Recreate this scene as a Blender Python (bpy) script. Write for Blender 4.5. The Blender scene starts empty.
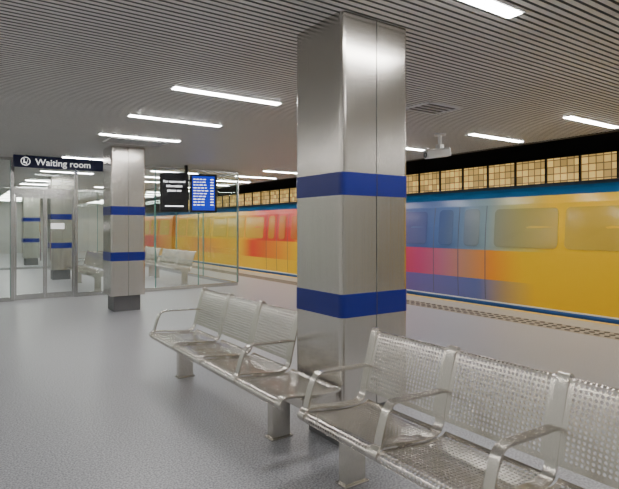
import bpy, math, random
from mathutils import Vector
random.seed(3)
S=bpy.context.scene
H=2.93; CH=1.5
# ---------------------------------------------------------------- materials
def nm(name):
    m=bpy.data.materials.new(name); m.use_nodes=True
    nt=m.node_tree; b=nt.nodes['Principled BSDF']; return m,nt,b
def simple(name,col,rough=.5,metal=0,emis=None,es=0,noise=0,nscale=20,bump=0):
    m,nt,b=nm(name)
    b.inputs['Base Color'].default_value=(*col,1); b.inputs['Roughness'].default_value=rough
    b.inputs['Metallic'].default_value=metal
    if emis: b.inputs['Emission Color'].default_value=(*emis,1); b.inputs['Emission Strength'].default_value=es
    if noise:
        tc=nt.nodes.new('ShaderNodeTexCoord'); n=nt.nodes.new('ShaderNodeTexNoise'); n.inputs['Scale'].default_value=nscale
        n.inputs['Detail'].default_value=4
        r=nt.nodes.new('ShaderNodeValToRGB')
        r.color_ramp.elements[0].position=.3; r.color_ramp.elements[1].position=.7
        r.color_ramp.elements[0].color=(*[c*(1-noise) for c in col],1); r.color_ramp.elements[1].color=(*[min(1,c*(1+noise)) for c in col],1)
        nt.links.new(tc.outputs['Object'],n.inputs['Vector']); nt.links.new(n.outputs['Fac'],r.inputs['Fac']); nt.links.new(r.outputs['Color'],b.inputs['Base Color'])
        if bump:
            bp=nt.nodes.new('ShaderNodeBump'); bp.inputs['Strength'].default_value=bump; bp.inputs['Distance'].default_value=.01
            nt.links.new(n.outputs['Fac'],bp.inputs['Height']); nt.links.new(bp.outputs['Normal'],b.inputs['Normal'])
    return m
def brushed(name,col,rough,scale,var=.05,bump=0):
    m,nt,b=nm(name); b.inputs['Metallic'].default_value=1
    tc=nt.nodes.new('ShaderNodeTexCoord'); mp=nt.nodes.new('ShaderNodeMapping'); mp.inputs['Scale'].default_value=scale
    n=nt.nodes.new('ShaderNodeTexNoise'); n.inputs['Scale'].default_value=1; n.inputs['Detail'].default_value=3
    nt.links.new(tc.outputs['Object'],mp.inputs['Vector']); nt.links.new(mp.outputs['Vector'],n.inputs['Vector'])
    r=nt.nodes.new('ShaderNodeValToRGB'); r.color_ramp.elements[0].position=.3; r.color_ramp.elements[1].position=.7
    r.color_ramp.elements[0].color=(*[c*(1-var) for c in col],1); r.color_ramp.elements[1].color=(*[min(1,c*(1+var)) for c in col],1)
    nt.links.new(n.outputs['Fac'],r.inputs['Fac']); nt.links.new(r.outputs['Color'],b.inputs['Base Color'])
    b.inputs['Roughness'].default_value=rough
    if bump:
        bp=nt.nodes.new('ShaderNodeBump'); bp.inputs['Strength'].default_value=bump; bp.inputs['Distance'].default_value=.002
        nt.links.new(n.outputs['Fac'],bp.inputs['Height']); nt.links.new(bp.outputs['Normal'],b.inputs['Normal'])
    return m
M_col=brushed('brushed_steel_column',(.63,.60,.56),.23,(140,140,1.0),.04,.35)
M_steel=brushed('bench_steel',(.66,.63,.58),.27,(30,200,30),.03)
M_frame=brushed('frame_steel',(.55,.55,.54),.25,(40,40,2))
M_blue=simple('blue_band',(.005,.014,.21),.3)
M_dark=simple('dark_groove',(.05,.05,.05),.6)
M_plinth=simple('plinth_grey',(.13,.13,.135),.5)
M_black=simple('black_plastic',(.012,.012,.014),.4)
M_white=simple('white_plastic',(.75,.75,.75),.4)
M_lamp=simple('lamp_diffuser',(1,1,1),.5,emis=(1,.98,.94),es=52)
M_ceil=simple('ceiling_slats',(.68,.665,.63),.45,noise=.03,nscale=2)
M_groove_shade=simple('ceiling_groove_shade',(.19,.19,.18),.6)  # groove shade deepened in the colour, for contrast with the slats
M_wall=simple('painted_wall',(.55,.57,.55),.6,noise=.05,nscale=3)
M_void=simple('dark_tunnel',(.02,.02,.022),.8,noise=.2,nscale=2)
M_coping=simple('platform_coping',(.46,.42,.36),.6,noise=.08,nscale=15)
M_yel=simple('yellow_edge_line',(.85,.55,.05),.5)
M_whitel=simple('white_line',(.8,.8,.76),.5)
M_tact=simple('tactile_paving',(.36,.31,.24),.6,noise=.08,nscale=15)
M_blister=simple('tactile_blister',(.06,.045,.035),.5)
M_green=simple('glass_edge',(.12,.30,.26),.2)
M_navy=simple('sign_navy',(.008,.013,.07),.4)
M_txt=simple('sign_white',(.9,.9,.9),.5,emis=(1,1,1),es=.8)
M_scrb=simple('screen_black',(.004,.004,.010),.3)
M_scrblue=simple('screen_blue',(.005,.015,.25),.3,emis=(.01,.04,.7),es=.8)
M_stxt=simple('screen_text',(.9,.9,.9),.5,emis=(1,1,1),es=3.0)
# floor
M_floor,nt,b=nm('speckled_vinyl')
tc=nt.nodes.new('ShaderNodeTexCoord')
n1=nt.nodes.new('ShaderNodeTexNoise'); n1.inputs['Scale'].default_value=85; n1.inputs['Detail'].default_value=3
n2=nt.nodes.new('ShaderNodeTexNoise'); n2.inputs['Scale'].default_value=.7; n2.inputs['Detail'].default_value=3
r=nt.nodes.new('ShaderNodeValToRGB'); r.color_ramp.elements[0].position=.40; r.color_ramp.elements[1].position=.60
r.color_ramp.elements[0].color=(.245,.25,.275,1); r.color_ramp.elements[1].color=(.53,.535,.575,1)
mx=nt.nodes.new('ShaderNodeMix'); mx.data_type='RGBA'; mx.blend_type='MULTIPLY'; mx.inputs['Factor'].default_value=.12
nt.links.new(tc.outputs['Object'],n1.inputs['Vector']); nt.links.new(tc.outputs['Object'],n2.inputs['Vector'])
nt.links.new(n1.outputs['Fac'],r.inputs['Fac']); nt.links.new(r.outputs['Color'],mx.inputs['A']); nt.links.new(n2.outputs['Fac'],mx.inputs['B'])
nt.links.new(mx.outputs['Result'],b.inputs['Base Color']); b.inputs['Roughness'].default_value=.34
# glass: thin pane, same reflectance from either side
M_glass=bpy.data.materials.new('clear_glass'); M_glass.use_nodes=True; nt=M_glass.node_tree
for n in list(nt.nodes): nt.nodes.remove(n)
o=nt.nodes.new('ShaderNodeOutputMaterial'); t=nt.nodes.new('ShaderNodeBsdfTransparent'); t.inputs[0].default_value=(.94,.99,.965,1)
g=nt.nodes.new('ShaderNodeBsdfGlossy'); g.inputs['Roughness'].default_value=.02; g.inputs[0].default_value=(.9,1,.97,1)
lw=nt.nodes.new('ShaderNodeLayerWeight'); lw.inputs['Blend'].default_value=.5
pw=nt.nodes.new('ShaderNodeMath'); pw.operation='POWER'; pw.inputs[1].default_value=5
ma=nt.nodes.new('ShaderNodeMath'); ma.operation='MULTIPLY_ADD'; ma.inputs[1].default_value=.93; ma.inputs[2].default_value=.06
mm=nt.nodes.new('ShaderNodeMixShader'); nt.links.new(lw.outputs['Facing'],pw.inputs[0]); nt.links.new(pw.outputs[0],ma.inputs[0]); nt.links.new(ma.outputs[0],mm.inputs[0]); nt.links.new(t.outputs[0],mm.inputs[1]); nt.links.new(g.outputs[0],mm.inputs[2]); nt.links.new(mm.outputs[0],o.inputs[0])

# ---------------------------------------------------------------- mesh helpers
def root(name,loc=(0,0,0),rot=0):
    e=bpy.data.objects.new(name,None); e.location=loc; e.rotation_euler=(0,0,rot); e.empty_display_size=.2
    S.collection.objects.link(e); return e
def obj(name,verts,faces,mat,parent=None,smooth=False,loc=None):
    me=bpy.data.meshes.new(name); me.from_pydata(verts,[],faces); me.update()
    if isinstance(mat,(list,tuple)):
        for m in mat: me.materials.append(m)
    elif mat: me.materials.append(mat)
    if smooth:
        for p in me.polygons: p.use_smooth=True
    ob=bpy.data.objects.new(name,me); S.collection.objects.link(ob)
    if parent: ob.parent=parent
    if loc: ob.location=loc
    return ob
def link(name,me,parent,loc):
    ob=bpy.data.objects.new(name,me); S.collection.objects.link(ob); ob.parent=parent; ob.location=loc; return ob
def boxdata(bs):
    V=[];F=[]
    for (x0,x1,y0,y1,z0,z1) in bs:
        k=len(V)
        V+=[(x0,y0,z0),(x1,y0,z0),(x1,y1,z0),(x0,y1,z0),(x0,y0,z1),(x1,y0,z1),(x1,y1,z1),(x0,y1,z1)]
        F+=[(k,k+3,k+2,k+1),(k+4,k+5,k+6,k+7),(k,k+1,k+5,k+4),(k+1,k+2,k+6,k+5),(k+2,k+3,k+7,k+6),(k+3,k,k+4,k+7)]
    return V,F
def boxes(name,bs,mat,parent=None,bevel=0,loc=None):
    V,F=boxdata(bs); ob=obj(name,V,F,mat,parent,loc=loc)
    if bevel:
        m=ob.modifiers.new('bev','BEVEL'); m.width=bevel; m.segments=3; m.limit_method='ANGLE'
    return ob
def rrect(w,d,r,n=5):
    pts=[]
    for cx,cy,a0 in ((w/2-r,d/2-r,0),(-w/2+r,d/2-r,90),(-w/2+r,-d/2+r,180),(w/2-r,-d/2+r,270)):
        for i in range(n+1):
            a=math.radians(a0+90*i/n); pts.append((cx+r*math.cos(a),cy+r*math.sin(a)))
    return pts
def prism(name,outline,z0,z1,mat,parent,loc=None):
    n=len(outline); V=[(x,y,z0) for x,y in outline]+[(x,y,z1) for x,y in outline]
    F=[(i,(i+1)%n,n+(i+1)%n,n+i) for i in range(n)]+[tuple(range(n-1,-1,-1)),tuple(range(n,2*n))]
    return obj(name,V,F,mat,parent,loc=loc)
def extr_y(name,prof,y0,y1,mat,parent=None,closed=True,smooth=False):
    n=len(prof); V=[(x,y0,z) for x,z in prof]+[(x,y1,z) for x,z in prof]
    F=[(i,(i+1)%n,n+(i+1)%n,n+i) for i in range(n if closed else n-1)]
    if closed: F+=[tuple(range(n-1,-1,-1)),tuple(range(n,2*n))]
    return obj(name,V,F,mat,parent,smooth)
def catmull(P,k=8):
    P=[P[0]]+list(P)+[P[-1]]; out=[]
    for i in range(1,len(P)-2):
        p0,p1,p2,p3=[Vector(q) for q in P[i-1:i+3]]
        for j in range(k):
            t=j/k; out.append(.5*((2*p1)+(p2-p0)*t+(2*p0-5*p1+4*p2-p3)*t*t+(3*p1-p0-3*p2+p3)*t**3))
    out.append(Vector(P[-1])); return out
def normals(pts):
    N=[]
    for i in range(len(pts)):
        a=pts[max(0,i-1)]; c=pts[min(len(pts)-1,i+1)]; d=(c-a).normalized(); N.append(Vector((-d.y,d.x)))
    return N
def bar_mesh(name,pts,w,t,mat):
    N=normals(pts); V=[];F=[]
    for p,n in zip(pts,N):
        a=p+n*t/2; c=p-n*t/2
        V+=[(a.x,-w/2,a.y),(a.x,w/2,a.y),(c.x,w/2,c.y),(c.x,-w/2,c.y)]
    for i in range(len(pts)-1):
        k=4*i
        for j in range(4): F.append((k+j,k+(j+1)%4,k+4+(j+1)%4,k+4+j))
    F.append((3,2,1,0)); k=4*(len(pts)-1); F.append((k,k+1,k+2,k+3))
    me=bpy.data.meshes.new(name); me.from_pydata(V,[],F); me.materials.append(mat); return me
def perf_mesh(name,pts,width,pitch,mat,rad=.37,border=1):
    """sheet with real round holes"""
    L=[0]
    for i in range(1,len(pts)): L.append(L[-1]+(pts[i]-pts[i-1]).length)
    N=normals(pts)
    def P(s,off=0):
        s=max(0,min(L[-1],s))
        for i in range(1,len(L)):
            if s<=L[i]+1e-9:
                f=(s-L[i-1])/(L[i]-L[i-1]); p=pts[i-1].lerp(pts[i],f); n=N[i-1].lerp(N[i],f); return p+n*off
        return pts[-1]
    nu=round(width/pitch); nv=round(L[-1]/pitch); pu=width/nu; pv=L[-1]/nv
    V=[];F=[];idx={};sm=[]
    def g(a,b):
        if (a,b) not in idx:
            q=P(b*pv/2); idx[(a,b)]=len(V); V.append((q.x,a*pu/2,q.y))
        return idx[(a,b)]
    for i in range(nu):
        for j in range(nv):
            ca,cb=2*i+1,2*j+1
            ring=[g(ca+da,cb+db) for da,db in ((1,0),(1,1),(0,1),(-1,1),(-1,0),(-1,-1),(0,-1),(1,-1))]
            if i<border or i>=nu-border or j<border or j>=nv-border:
                m=len(V); q=P(cb*pv/2); V.append((q.x,ca*pu/2,q.y))
                for a in range(8): F.append((ring[a],ring[(a+1)%8],m)); sm.append(True)
                continue
            k=len(V)
            for off in (0,0,-.004):
                for a in range(8):
                    an=math.radians(45*a); u=(ca/2)*pu+rad*pu*math.cos(an); q=P((cb/2)*pv+rad*pv*math.sin(an),off)
                    V.append((q.x,u,q.y))
            for a in range(8):
                c=(a+1)%8
                F.append((ring[a],ring[c],k+c,k+a)); sm.append(True)
                F.append((k+8+a,k+8+c,k+16+c,k+16+a)); sm.append(False)
    me=bpy.data.meshes.new(name); me.from_pydata(V,[],F); me.materials.append(mat)
    for p,s in zip(me.polygons,sm): p.use_smooth=s
    return me
# ---------------------------------------------------------------- bench
PW=.61
seat_path=catmull([(.035,.385),(.008,.40),(.0,.425),(.02,.447),(.07,.450),(.20,.435),(.33,.424),(.44,.428),(.475,.445)])
back_path=catmull([(.462,.500),(.475,.56),(.50,.66),(.53,.76),(.552,.825),(.562,.845),(.58,.850),(.592,.835)])
frame_path=catmull([(.02,.40),(.0,.428),(.03,.462),(.10,.462),(.22,.447),(.34,.436),(.42,.440),(.458,.475),(.475,.54),(.50,.64),(.53,.75),(.556,.84),(.575,.862),(.60,.845)])
short_path=catmull([(.02,.40),(.0,.428),(.03,.462),(.10,.462),(.22,.447),(.34,.436),(.43,.440),(.465,.452)])
arm_path=catmull([(.035,.45),(.045,.50),(.075,.59),(.10,.635),(.14,.655),(.22,.655),(.36,.650),(.47,.648),(.505,.64)])
me_seat=perf_mesh('seat_pan',seat_path,PW-.055,.0222,M_steel)
me_back=perf_mesh('back_panel',back_path,PW-.055,.0222,M_steel)
me_frame=bar_mesh('frame_bar',frame_path,.055,.012,M_steel)
me_short=bar_mesh('seat_end_bar',short_path,.055,.012,M_steel)
me_arm=bar_mesh('armrest',arm_path,.048,.012,M_steel)
def bench(x,y0,n,arms,legs,noback=()):
    e=root('perforated_steel_bench',(x,y0,0))
    for i in range(n):
        link('seat_%d'%(i+1),me_seat,e,(0,i*PW+.0275,0))
        if i not in noback: link('backrest_%d'%(i+1),me_back,e,(0,i*PW+.0275,0))
    for i in range(n+1):
        link('frame_%d'%(i+1),me_short if i in noback else me_frame,e,(0,i*PW,0))
        if i in arms: link('armrest_%d'%(i+1),me_arm,e,(0,i*PW,0))
        boxes('bracket_%d'%(i+1),[(.17,.43,i*PW-.012,i*PW+.012,.34,.425)],M_steel,e)
    boxes('beam',[(.27,.35,-.02,n*PW+.02,.30,.37)],M_steel,e,bevel=.008)
    for k,l in enumerate(legs):
        boxes('leg_%d'%(k+1),[(.235,.385,l-.035,l+.035,.008,.32)],M_steel,e,bevel=.006)
        boxes('foot_%d'%(k+1),[(.22,.40,l-.05,l+.05,0,.012)],M_steel,e,bevel=.003)
    return e
bench(1.63,2.46-4*PW,4,(0,1,2,3,4),(.12,1.22,4*PW-.08))
bench(1.62,2.695,4,(1,4),(.50,4*PW-.12),noback=(0,))
bench(2.5,12.7,4,(0,2,4),(.1,4*PW-.1))
bench(4.7,12.95,4,(0,2,4),(.1,4*PW-.1))
bench(4.7,15.7,4,(0,2,4),(.1,4*PW-.1))

# ---------------------------------------------------------------- columns
def column(x,y,w,d):
    e=root('station_column',(x+w/2,y+d/2,0))
    prism('plinth',rrect(w*.78,d*.78,.03),0,.28,M_plinth,e)
    prism('cladding',rrect(w,d,.035),.28,H-.001,M_col,e)
    s=.0025; h=d/2
    boxes('panel_seams',[(-s,s,-h-.0012,-h+.01,.28,H-.002),(-s,s,h-.01,h+.0012,.28,H-.002)],M_dark,e)
    for i,(a,b) in enumerate(((.897,1.053),(1.712,1.866))):
        prism('blue_band_%d'%(i+1),rrect(w+.008,d+.008,.038),a,b,M_blue,e)
        boxes('band_joint_%d'%(i+1),[(-s,s,-h-.0062,-h,a,b),(-s,s,h,h+.0062,a,b)],M_dark,e)
    return e
column(2.115,2.70,.605,.565)
for yy in (9.47,16.2,23.0): column(2.30,yy,.60,.60)

# ---------------------------------------------------------------- room shell
X0,X1=-4.0,8.1; Y0,Y1=-4.0,34.0; XW=11.5
boxes('floor',[(X0,8.45,Y0,Y1,-.15,0)],M_floor)
boxes('floor_trackbed',[(8.45,XW,Y0,Y1+4,-1.1,-1.0)],M_void)
boxes('wall_platform_face',[(8.40,8.449,Y0,Y1,-1.0,-.151)],M_void)
pitch=.062; V=[];F=[]; prof=[]
y=Y0
while y<Y1:
    prof+=[(y,H),(y+.040,H),(y+.042,H+.03),(y+.060,H+.03)]; y+=pitch
for (yy,zz) in prof: V+=[(X0,yy,zz),(X1,yy,zz)]
for i in range(len(prof)-1): F.append((2*i,2*i+1,2*i+3,2*i+2))
c=obj('ceiling',V,F,[M_ceil,M_groove_shade])
for i,p in enumerate(c.data.polygons): p.material_index=0 if i%4==0 else 1
boxes('ceiling_slab',[(X0,X1,Y0,Y1,H+.05,H+.15)],M_void)
boxes('ceiling_track',[(X1,XW,Y0,Y1,4.1,4.2)],M_void)
boxes('trim_fascia',[(X1,X1+.06,Y0,Y1,H-.01,4.1)],M_black)
boxes('wall_left',[(X0-.15,X0,Y0,Y1,0,H+.15)],M_wall)
boxes('wall_rear',[(X0,XW,Y0-.15,Y0,-1,4.2)],M_wall)
boxes('wall_end',[(X0,8.0,Y1,Y1+.15,0,H+.15)],M_wall)
boxes('wall_tunnel_end',[(8.0,XW,Y1,Y1+.15,-1.1,4.2)],M_void)
boxes('wall_track',[(XW,XW+.15,Y0,Y1,-1.1,4.2)],M_void)
boxes('trim_coping',[(7.75,8.45,Y0,Y1,0,.003)],M_coping)
boxes('trim_edge_line',[(8.30,8.43,Y0,Y1,.003,.005)],M_yel)
e=root('tactile_paving_strip',(0,0,0))
boxes('slab',[(7.28,7.76,Y0,Y1,0,.003)],M_tact,e)
V=[];F=[]
yy=-.5
while yy<30:
    for xx in (7.38,7.52,7.66):
        k=len(V)
        for r_,z_ in ((.045,.003),(.035,.012)):
            for a in range(8): V.append((xx+r_*math.cos(a*math.pi/4),yy+r_*math.sin(a*math.pi/4),z_))
        F+=[(k+a,k+(a+1)%8,k+8+(a+1)%8,k+8+a) for a in range(8)]+[tuple(range(k+8,k+16))]
    yy+=.14
obj('blisters',V,F,M_blister,e)

# lit glass block window band behind the track
m,nt,b=nm('glass_block_window')
tc=nt.nodes.new('ShaderNodeTexCoord'); sp=nt.nodes.new('ShaderNodeSeparateXYZ'); cb=nt.nodes.new('ShaderNodeCombineXYZ'); bt=nt.nodes.new('ShaderNodeTexBrick')
nt.links.new(tc.outputs['Object'],sp.inputs[0]); nt.links.new(sp.outputs['Y'],cb.inputs['X']); nt.links.new(sp.outputs['Z'],cb.inputs['Y']); nt.links.new(cb.outputs[0],bt.inputs['Vector'])
bt.offset=0; bt.inputs['Scale'].default_value=1; bt.inputs['Brick Width'].default_value=.16; bt.inputs['Row Height'].default_value=.16; bt.inputs['Mortar Size'].default_value=.018; bt.inputs['Mortar Smooth'].default_value=.9
bt.inputs['Color1'].default_value=(.78,.50,.14,1); bt.inputs['Color2'].default_value=(.30,.19,.06,1); bt.inputs['Mortar'].default_value=(.06,.04,.02,1)
nt.links.new(bt.outputs['Color'],b.inputs['Base Color']); nt.links.new(bt.outputs['Color'],b.inputs['Emission Color']); b.inputs['Emission Strength'].default_value=1.25; b.inputs['Roughness'].default_value=.3
e=root('window_1',(XW-.02,0,0))
boxes('glass_blocks',[(-.02,.02,0,Y1,1.3,3.08)],m,e)
bs=[(-.05,.02,0,Y1,3.08,3.12)]
yy=.5
while yy<Y1: bs.append((-.06,-.02,yy-.02,yy+.02,1.3,3.08)); yy+=.8
boxes('mullions',bs,M_black,e)

# ---------------------------------------------------------------- ceiling lights
def lamp(x0,x1,y):
    e=root('ceiling_light',((x0+x1)/2,y,H))
    w=(x1-x0)/2
    boxes('housing',[(-w-.02,w+.02,-.07,.07,-.008,.03)],M_white,e)
    boxes('diffuser',[(-w,w,-.05,.05,-.014,-.008)],M_lamp,e)
ys=[5.17+1.6*k for k in range(0,18)]
for y in [-2.6,-1.0,.55,2.1]+ys:
    if (9.3<y<10.15 or 16.1<y<16.9 or 22.9<y<23.7): continue
    lamp(1.87,3.12,y)
for y in [-2.6,-1.0,.55,2.1,3.66]+ys: lamp(6.55,7.83,y)
for y in [-1.0,.55,2.1,3.66,5.17,6.77,8.4,11.6,13.2,14.8,16.4,18.0,19.6,21.2,24.4]: lamp(-2.9,-1.6,y)
for y in [13.2,14.8,16.4,18.0,19.6]: lamp(4.2,5.45,y)

def vent(x,y,w,d):
    e=root('ceiling_vent',(x,y,H))
    boxes('frame',[(-w/2,w/2,-d/2,-d/2+.02,-.02,.0),(-w/2,w/2,d/2-.02,d/2,-.02,.0),(-w/2,-w/2+.02,-d/2,d/2,-.02,0),(w/2-.02,w/2,-d/2,d/2,-.02,0)],M_white,e)
    boxes('recess',[(-w/2+.02,w/2-.02,-d/2+.02,d/2-.02,-.004,-.001)],M_black,e)
    n=4; boxes('louvres',[(-w/2+.02,w/2-.02,-d/2+.05+i*(d-.06)/n,-d/2+.068+i*(d-.06)/n,-.014,-.004) for i in range(n)],M_white,e)
vent(4.75,4.3,.55,.45); vent(2.55,8.85,.95,.55)

# CCTV camera
e=root('security_camera',(6.18,5.46,H))
def cyl(name,r,z0,z1,mat,parent,n=20,axis='z',c=(0,0,0),r2=None):
    V=[];r2=r if r2 is None else r2
    for rr,t in ((r,z0),(r2,z1)):
        for a in range(n):
            p=(rr*math.cos(2*math.pi*a/n),rr*math.sin(2*math.pi*a/n))
            q={'z':(p[0],p[1],t),'x':(t,p[0],p[1]),'y':(p[0],t,p[1])}[axis]
            V.append((q[0]+c[0],q[1]+c[1],q[2]+c[2]))
    F=[(a,(a+1)%n,n+(a+1)%n,n+a) for a in range(n)]+[tuple(range(n-1,-1,-1)),tuple(range(n,2*n))]
    return obj(name,V,F,mat,parent)
cyl('mount_plate',.09,-.03,0,M_white,e); cyl('stalk',.025,-.18,-.02,M_white,e)
boxes('knuckle',[(-.05,.05,-.05,.05,-.25,-.16)],M_white,e,bevel=.015)
bx=bpy.data.objects.new('head',None); S.collection.objects.link(bx); bx.parent=e; bx.location=(0,0,-.30); bx.rotation_euler=(0,math.radians(-8),math.radians(-20))
boxes('body',[(-.24,.16,-.07,.07,-.06,.06)],M_white,bx,bevel=.02)
boxes('sunshield',[(-.28,.14,-.08,.08,.06,.072)],M_white,bx,bevel=.005)
cyl('lens',.045,-.255,-.235,M_black,bx,axis='x')

# ---------------------------------------------------------------- waiting room glazing
YG=12.1; XC=6.06; YB=21.0
def panelset(name,x0,x1,y,posts,z1=H-.02):
    e=root(name,(0,y,0))
    xs=[x0]+posts+[x1]
    for i in range(len(xs)-1):
        a,c=xs[i]+.012,xs[i+1]-.012
        obj('pane_%d'%(i+1),[(a,0,.08),(c,0,.08),(c,0,z1-.06),(a,0,z1-.06)],[(0,1,2,3)],M_glass,e)
    boxes('sill',[(x0,x1,-.03,.03,0,.08)],M_frame,e)
    boxes('head',[(x0,x1,-.04,.04,z1-.06,z1)],M_frame,e)
    boxes('posts',[(p-.008,p+.008,-.015,.015,.08,z1-.06) for p in xs[1:]],M_green,e)
    return e
panelset('window_2',-3.98,.98,YG,[-2.7,-1.4,-.2])
panelset('window_3',2.24,XC,YG,[3.15,3.94,5.0])
panelset('window_5',-3.98,XC,YB,[-2.5,-1,.5,3.1,4.6])
e=root('window_4',(XC,0,0))
ysg=[YG,14.3,16.5,18.7,YB]
for i in range(4):
    a,c=ysg[i]+.03,ysg[i+1]-.012
    obj('pane_%d'%(i+1),[(0,a,.08),(0,c,.08),(0,c,H-.08),(0,a,H-.08)],[(0,1,2,3)],M_glass,e)
boxes('sill',[(-.03,.03,YG+.04,YB-.04,0,.08)],M_frame,e); boxes('head',[(-.04,.04,YG+.05,YB-.05,H-.08,H-.02)],M_frame,e)
boxes('posts',[(-.015,.015,p-.008,p+.008,.08,H-.08) for p in ysg[1:4]],M_green,e)
boxes('corner_post',[(-.0,.035,YG-.02,YG+.03,.08,H-.08)],M_frame,e)
e=root('door_1',(0,YG,0))
boxes('frame',[(.98,1.05,-.05,.05,0,H-.02),(2.17,2.24,-.05,.05,0,H-.02),(1.05,2.17,-.05,.05,2.18,2.30)],M_frame,e,bevel=.004)
obj('transom_pane',[(1.05,0,2.30),(2.17,0,2.30),(2.17,0,H-.03),(1.05,0,H-.03)],[(0,1,2,3)],M_glass,e)
for i,(a,c) in enumerate(((1.06,1.605),(1.615,2.16))):
    boxes('leaf_%d'%(i+1),[(a,a+.03,-.02,.02,.01,2.17),(c-.03,c,-.02,.02,.01,2.17),(a+.03,c-.03,-.02,.02,.01,.12),(a+.03,c-.03,-.02,.02,2.10,2.17)],M_frame,e)
    obj('leaf_pane_%d'%(i+1),[(a+.03,0,.12),(c-.03,0,.12),(c-.03,0,2.1),(a+.03,0,2.1)],[(0,1,2,3)],M_glass,e)
    hx=c-.09 if i==0 else a+.09
    cyl('handle_%d'%(i+1),.014,.8,1.4,M_frame,e,c=(hx,-.05,0))
boxes('door_notice',[(1.72,1.98,-.008,-.004,1.46,1.58)],M_txt,e)

# waiting room sign
e=root('waiting_room_sign',(1.0,11.5,2.665))
boxes('panel',[(-.02,1.68,0,.05,0,.235)],M_navy,e,bevel=.005)
boxes('hangers',[(.2,.22,.01,.04,.235,.265),(1.4,1.42,.01,.04,.235,.265)],M_frame,e)
def text(name,s,size,loc,mat,parent,rot=(math.pi/2,0,0),align='LEFT',bold=0):
    c=bpy.data.curves.new(name,'FONT'); c.body=s; c.size=size; c.extrude=.001; c.align_x=align; c.offset=bold; c.materials.append(mat)
    o=bpy.data.objects.new(name,c); S.collection.objects.link(o); o.parent=parent; o.location=loc; o.rotation_euler=rot; return o
text('lettering','Waiting room',.180,(.36,-.004,.055),M_txt,e,bold=.0015)
V=[];F=[];n=28
for a in range(n):
    t=2*math.pi*a/n
    for rr in (.085,.07): V.append((.19+rr*math.cos(t),-.003,.118+rr*math.sin(t)))
for a in range(n): k=2*a;l=2*((a+1)%n); F.append((k,l,l+1,k+1))
obj('pictogram_ring',V,F,M_txt,e)
boxes('pictogram_figure',[(.155,.175,-.004,-.002,.085,.145),(.155,.215,-.004,-.002,.085,.105),(.20,.215,-.004,-.002,.065,.09),(.152,.178,-.004,-.002,.15,.17),(.222,.228,-.004,-.002,.11,.16)],M_txt,e)

# information screens
e=root('information_display',(4.48,11.40,0))
boxes('mount',[(-.03,.03,.14,.20,2.70,H),(-.35,.35,.14,.20,2.55,2.60)],M_black,e)
for nme,xc,rz,mat in (('monitor_1',-.34,math.radians(-14),M_scrb),('monitor_2',.36,math.radians(-14),M_scrblue)):
    p=bpy.data.objects.new(nme,None); S.collection.objects.link(p); p.parent=e; p.location=(xc,0,1.84); p.rotation_euler=(0,0,rz)
    boxes('case',[(-.31,.31,0,.12,0,.89)],M_black,p,bevel=.01)
    boxes('screen',[(-.26,.26,-.004,0,.05,.84)],mat,p)
    if nme=='monitor_1':
        for i,(t,zz) in enumerate((('For more travel',.66),('information',.56),('please see',.46))): text('line_%d'%i,t,.074,(0,-.006,zz),M_stxt,p,align='CENTER',bold=.0005)
        boxes('status_bar',[(-.2,.2,-.006,-.004,.12,.14)],M_stxt,p)
    else:
        bs=[]
        for r_ in range(10):
            zz=.76-r_*.066
            x=-.23
            while x<.04:
                l=random.uniform(.03,.08); bs.append((x,x+l,-.006,-.004,zz,zz+.014)); x+=l+.025
            bs.append((.16,.23,-.006,-.004,zz,zz+.014))
        boxes('departure_rows',bs,M_stxt,p)

# ---------------------------------------------------------------- train
def livery(name,stops,rough=.3):
    m,nt,b=nm(name)
    tc=nt.nodes.new('ShaderNodeTexCoord'); sp=nt.nodes.new('ShaderNodeSeparateXYZ'); nt.links.new(tc.outputs['Object'],sp.inputs[0])
    mr=nt.nodes.new('ShaderNodeMapRange'); mr.inputs['From Min'].default_value=0; mr.inputs['From Max'].default_value=30
    nt.links.new(sp.outputs['Y'],mr.inputs['Value'])
    r=nt.nodes.new('ShaderNodeValToRGB'); nt.links.new(mr.outputs['Result'],r.inputs['Fac'])
    els=r.color_ramp.elements
    while len(els)<len(stops): els.new(.5)
    for el,(y,c) in zip(els,sorted(stops)): el.position=y/30
    for el,(y,c) in zip(els,sorted(stops)): el.color=(*c,1)
    nt.links.new(r.outputs['Color'],b.inputs['Base Color']); b.inputs['Roughness'].default_value=rough
    return m
YL=(.76,.45,.0); OR=(.72,.24,.01); PU=(.16,.08,.30); BL=(.02,.10,.40); MG=(.50,.05,.16); RD=(.62,.03,.012)
M_low=livery('train_livery_lower',[(5.6,YL),(6.3,OR),(6.9,(.46,.22,.13)),(7.5,(.42,.13,.20)),(8.2,MG),(9.3,RD),(11.5,OR),(13,YL),(14.2,OR),(16,RD),(17,YL),(20,OR),(23,YL),(27,RD)])
M_base=livery('train_livery_base',[(5.4,YL),(6.0,(.42,.28,.12)),(6.6,(.10,.13,.34)),(8.0,(.14,.12,.34)),(9,PU),(10,RD),(11,YL),(20,YL),(23,OR),(27,YL)])
M_up=livery('train_livery_upper',[(5.1,YL),(5.8,(.44,.39,.12)),(6.4,(.19,.27,.29)),(7.4,(.06,.12,.30)),(8.6,(.06,.09,.28)),(10,OR),(12.5,YL),(13.4,RD),(15.5,RD),(17.0,YL),(21,YL),(24,OR)])
M_teal=simple('train_cantrail',(.01,.09,.22),.35)
M_roof=simple('train_roof',(.05,.07,.10),.5)
M_skirt=simple('train_skirt',(.04,.13,.38),.4)
M_win=livery('train_window_glass',[(4.8,(.50,.33,.04)),(5.7,(.32,.28,.10)),(6.5,(.17,.20,.20)),(7.5,(.06,.10,.24)),(9,(.10,.07,.22)),(11,(.5,.3,.05)),(13.4,(.50,.12,.03)),(17,(.6,.40,.05))],rough=.14)
M_under=simple('train_underframe',(.03,.03,.03),.7)
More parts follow.
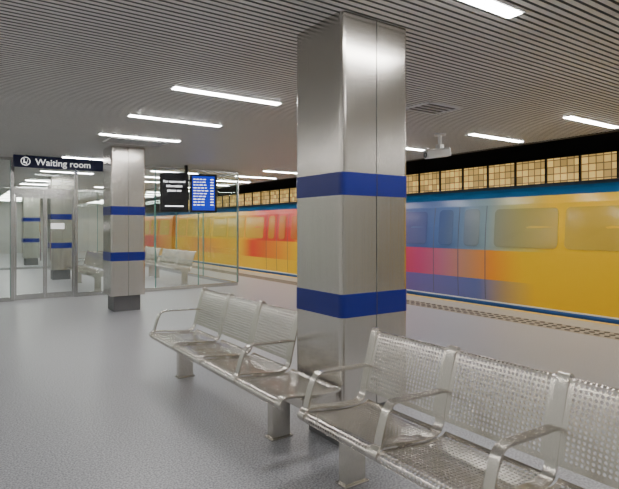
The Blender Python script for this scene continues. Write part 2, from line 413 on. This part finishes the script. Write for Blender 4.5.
M_seam=simple('train_door_gap',(.10,.10,.14),.5)
def car(y0,L):
    e=root('subway_train_car',(0,0,0))
    y1=y0+L; xa=8.60; xb=10.9; mid=(xa+xb)/2
    def seg(name,pr,mat,ya=y0,yb=y1): return extr_y(name,pr,ya,yb,mat,e)
    mirror=lambda s: s+[(2*mid-x,z) for x,z in reversed(s)]
    seg('body_base',mirror([(xa+.04,-.18),(xa,.02),(xa-.012,.28),(xa-.02,.48)]),M_base)
    seg('body_lower',mirror([(xa-.02,.48),(xa-.02,1.05)]),M_low)
    s2=[(xa-.02,1.05),(xa,1.5),(xa+.05,1.92),(xa+.10,2.06)]
    seg('body_upper',mirror(s2),M_up)
    seg('cantrail',mirror([(xa+.10,2.06),(xa+.18,2.16),(xa+.30,2.23)]),M_teal)
    s4=[(xa+.30,2.23),(xa+.6,2.32),(mid,2.36)]
    seg('roof',s4+[(2*mid-x,z) for x,z in reversed(s4[:-1])],M_roof)
    seg('skirt',[(xa+.04,-.06),(xa+.004,-.06),(xa-.02,.02),(xa-.02,.05),(xa+.02,.05)],M_skirt)
    seg('skirt_stripe',[(xa-.0,.055),(xa-.022,.055),(xa-.022,.075),(xa,.075)],M_whitel)
    def onside(z,off=.006):
        for i in range(len(s2)-1):
            if s2[i][1]<=z<=s2[i+1][1]+1e-6:
                f=(z-s2[i][1])/(s2[i+1][1]-s2[i][1]); return s2[i][0]+f*(s2[i+1][0]-s2[i][0])-off
        return xa-.02-off
    def pane(name,ya,yb,za,zb,mat,off):
        out=rrect(yb-ya,zb-za,.09,4); cy=(ya+yb)/2; cz=(za+zb)/2
        V=[(onside(cz+v,off),cy+u,cz+v) for u,v in out]; n=len(V)
        V+=[(2*mid-x,y,z) for x,y,z in V]
        obj(name,V,[tuple(range(n)),tuple(range(2*n-1,n-1,-1))],mat,e)
    doors=[y0+L*.27,y0+L*.73]
    k=0
    sl=[(xa-.004,.10),(xa-.012,.28),(xa-.02,.48)]+s2[:3]
    seampr=[(x-.004,z) for x,z in sl]+[(x+.02,z) for x,z in reversed(sl)]
    for d in doors:
        for s in (-.62,.04):
            k+=1; pane('door_window_%d'%k,d+s+.10,d+s+.48,1.12,1.86,M_win,.014)
        for j,yy in enumerate((d-.66,d,d+.66)): seg('door_seam_%d_%d'%(k,j),seampr,M_seam,yy-.008,yy+.008)
    segs=[(y0+.3,doors[0]-.8),(doors[0]+.8,doors[1]-.8),(doors[1]+.8,y1-.3)]
    k=0
    for a,c in segs:
        n=max(1,round((c-a)/1.5)); w=(c-a)/n
        for i in range(n):
            k+=1; pane('window_%d'%k,a+i*w+.06,a+(i+1)*w-.06,1.12,1.84,M_win,.012)
    boxes('underframe',[(xa+.25,xb-.25,y0+.3,y1-.3,-.45,-.17)],M_under,e)
    for b,yc in enumerate((y0+2.2,y1-2.2)):
        boxes('bogie_%d'%(b+1),[(xa+.35,xb-.35,yc-.9,yc+.9,-.75,-.45)],M_under,e,bevel=.03)
        for j,dy in enumerate((-.65,.65)):
            for q,xx in enumerate((xa+.45,xb-.55)): cyl('wheel_%d_%d_%d'%(b,j,q),.30,xx,xx+.10,M_under,e,axis='x',c=(0,yc+dy,-.62))
for y0,L in ((-2.1,12.6),(10.95,12.6),(24.0,9.6)): car(y0,L)
boxes('train_gangway',[(8.95,10.55,10.5,10.95,-.1,2.0)],M_under)
e=root('railway_track',(0,0,-1.0))
boxes('rail_1',[(9.07,9.13,Y0+.1,Y1-.1,.04,.08)],M_frame,e); boxes('rail_2',[(10.37,10.43,Y0+.1,Y1-.1,.04,.08)],M_frame,e)
boxes('sleepers',[(8.8,10.7,y,y+.2,0,.04) for y in [Y0+.3+i*.8 for i in range(46)]],M_dark,e)

# ---------------------------------------------------------------- world, camera
w=bpy.data.worlds.new('World'); S.world=w; w.use_nodes=True
w.node_tree.nodes['Background'].inputs[0].default_value=(.8,.85,.9,1); w.node_tree.nodes['Background'].inputs[1].default_value=.1
cam=bpy.data.cameras.new('Camera'); co=bpy.data.objects.new('Camera',cam); S.collection.objects.link(co); S.camera=co
cam.sensor_width=36; cam.lens=521/619*36; cam.shift_y=-17.5/619; cam.clip_start=.05; cam.clip_end=200
co.location=(0,0,CH); co.rotation_euler=(math.pi/2,0,-math.radians(34.5))
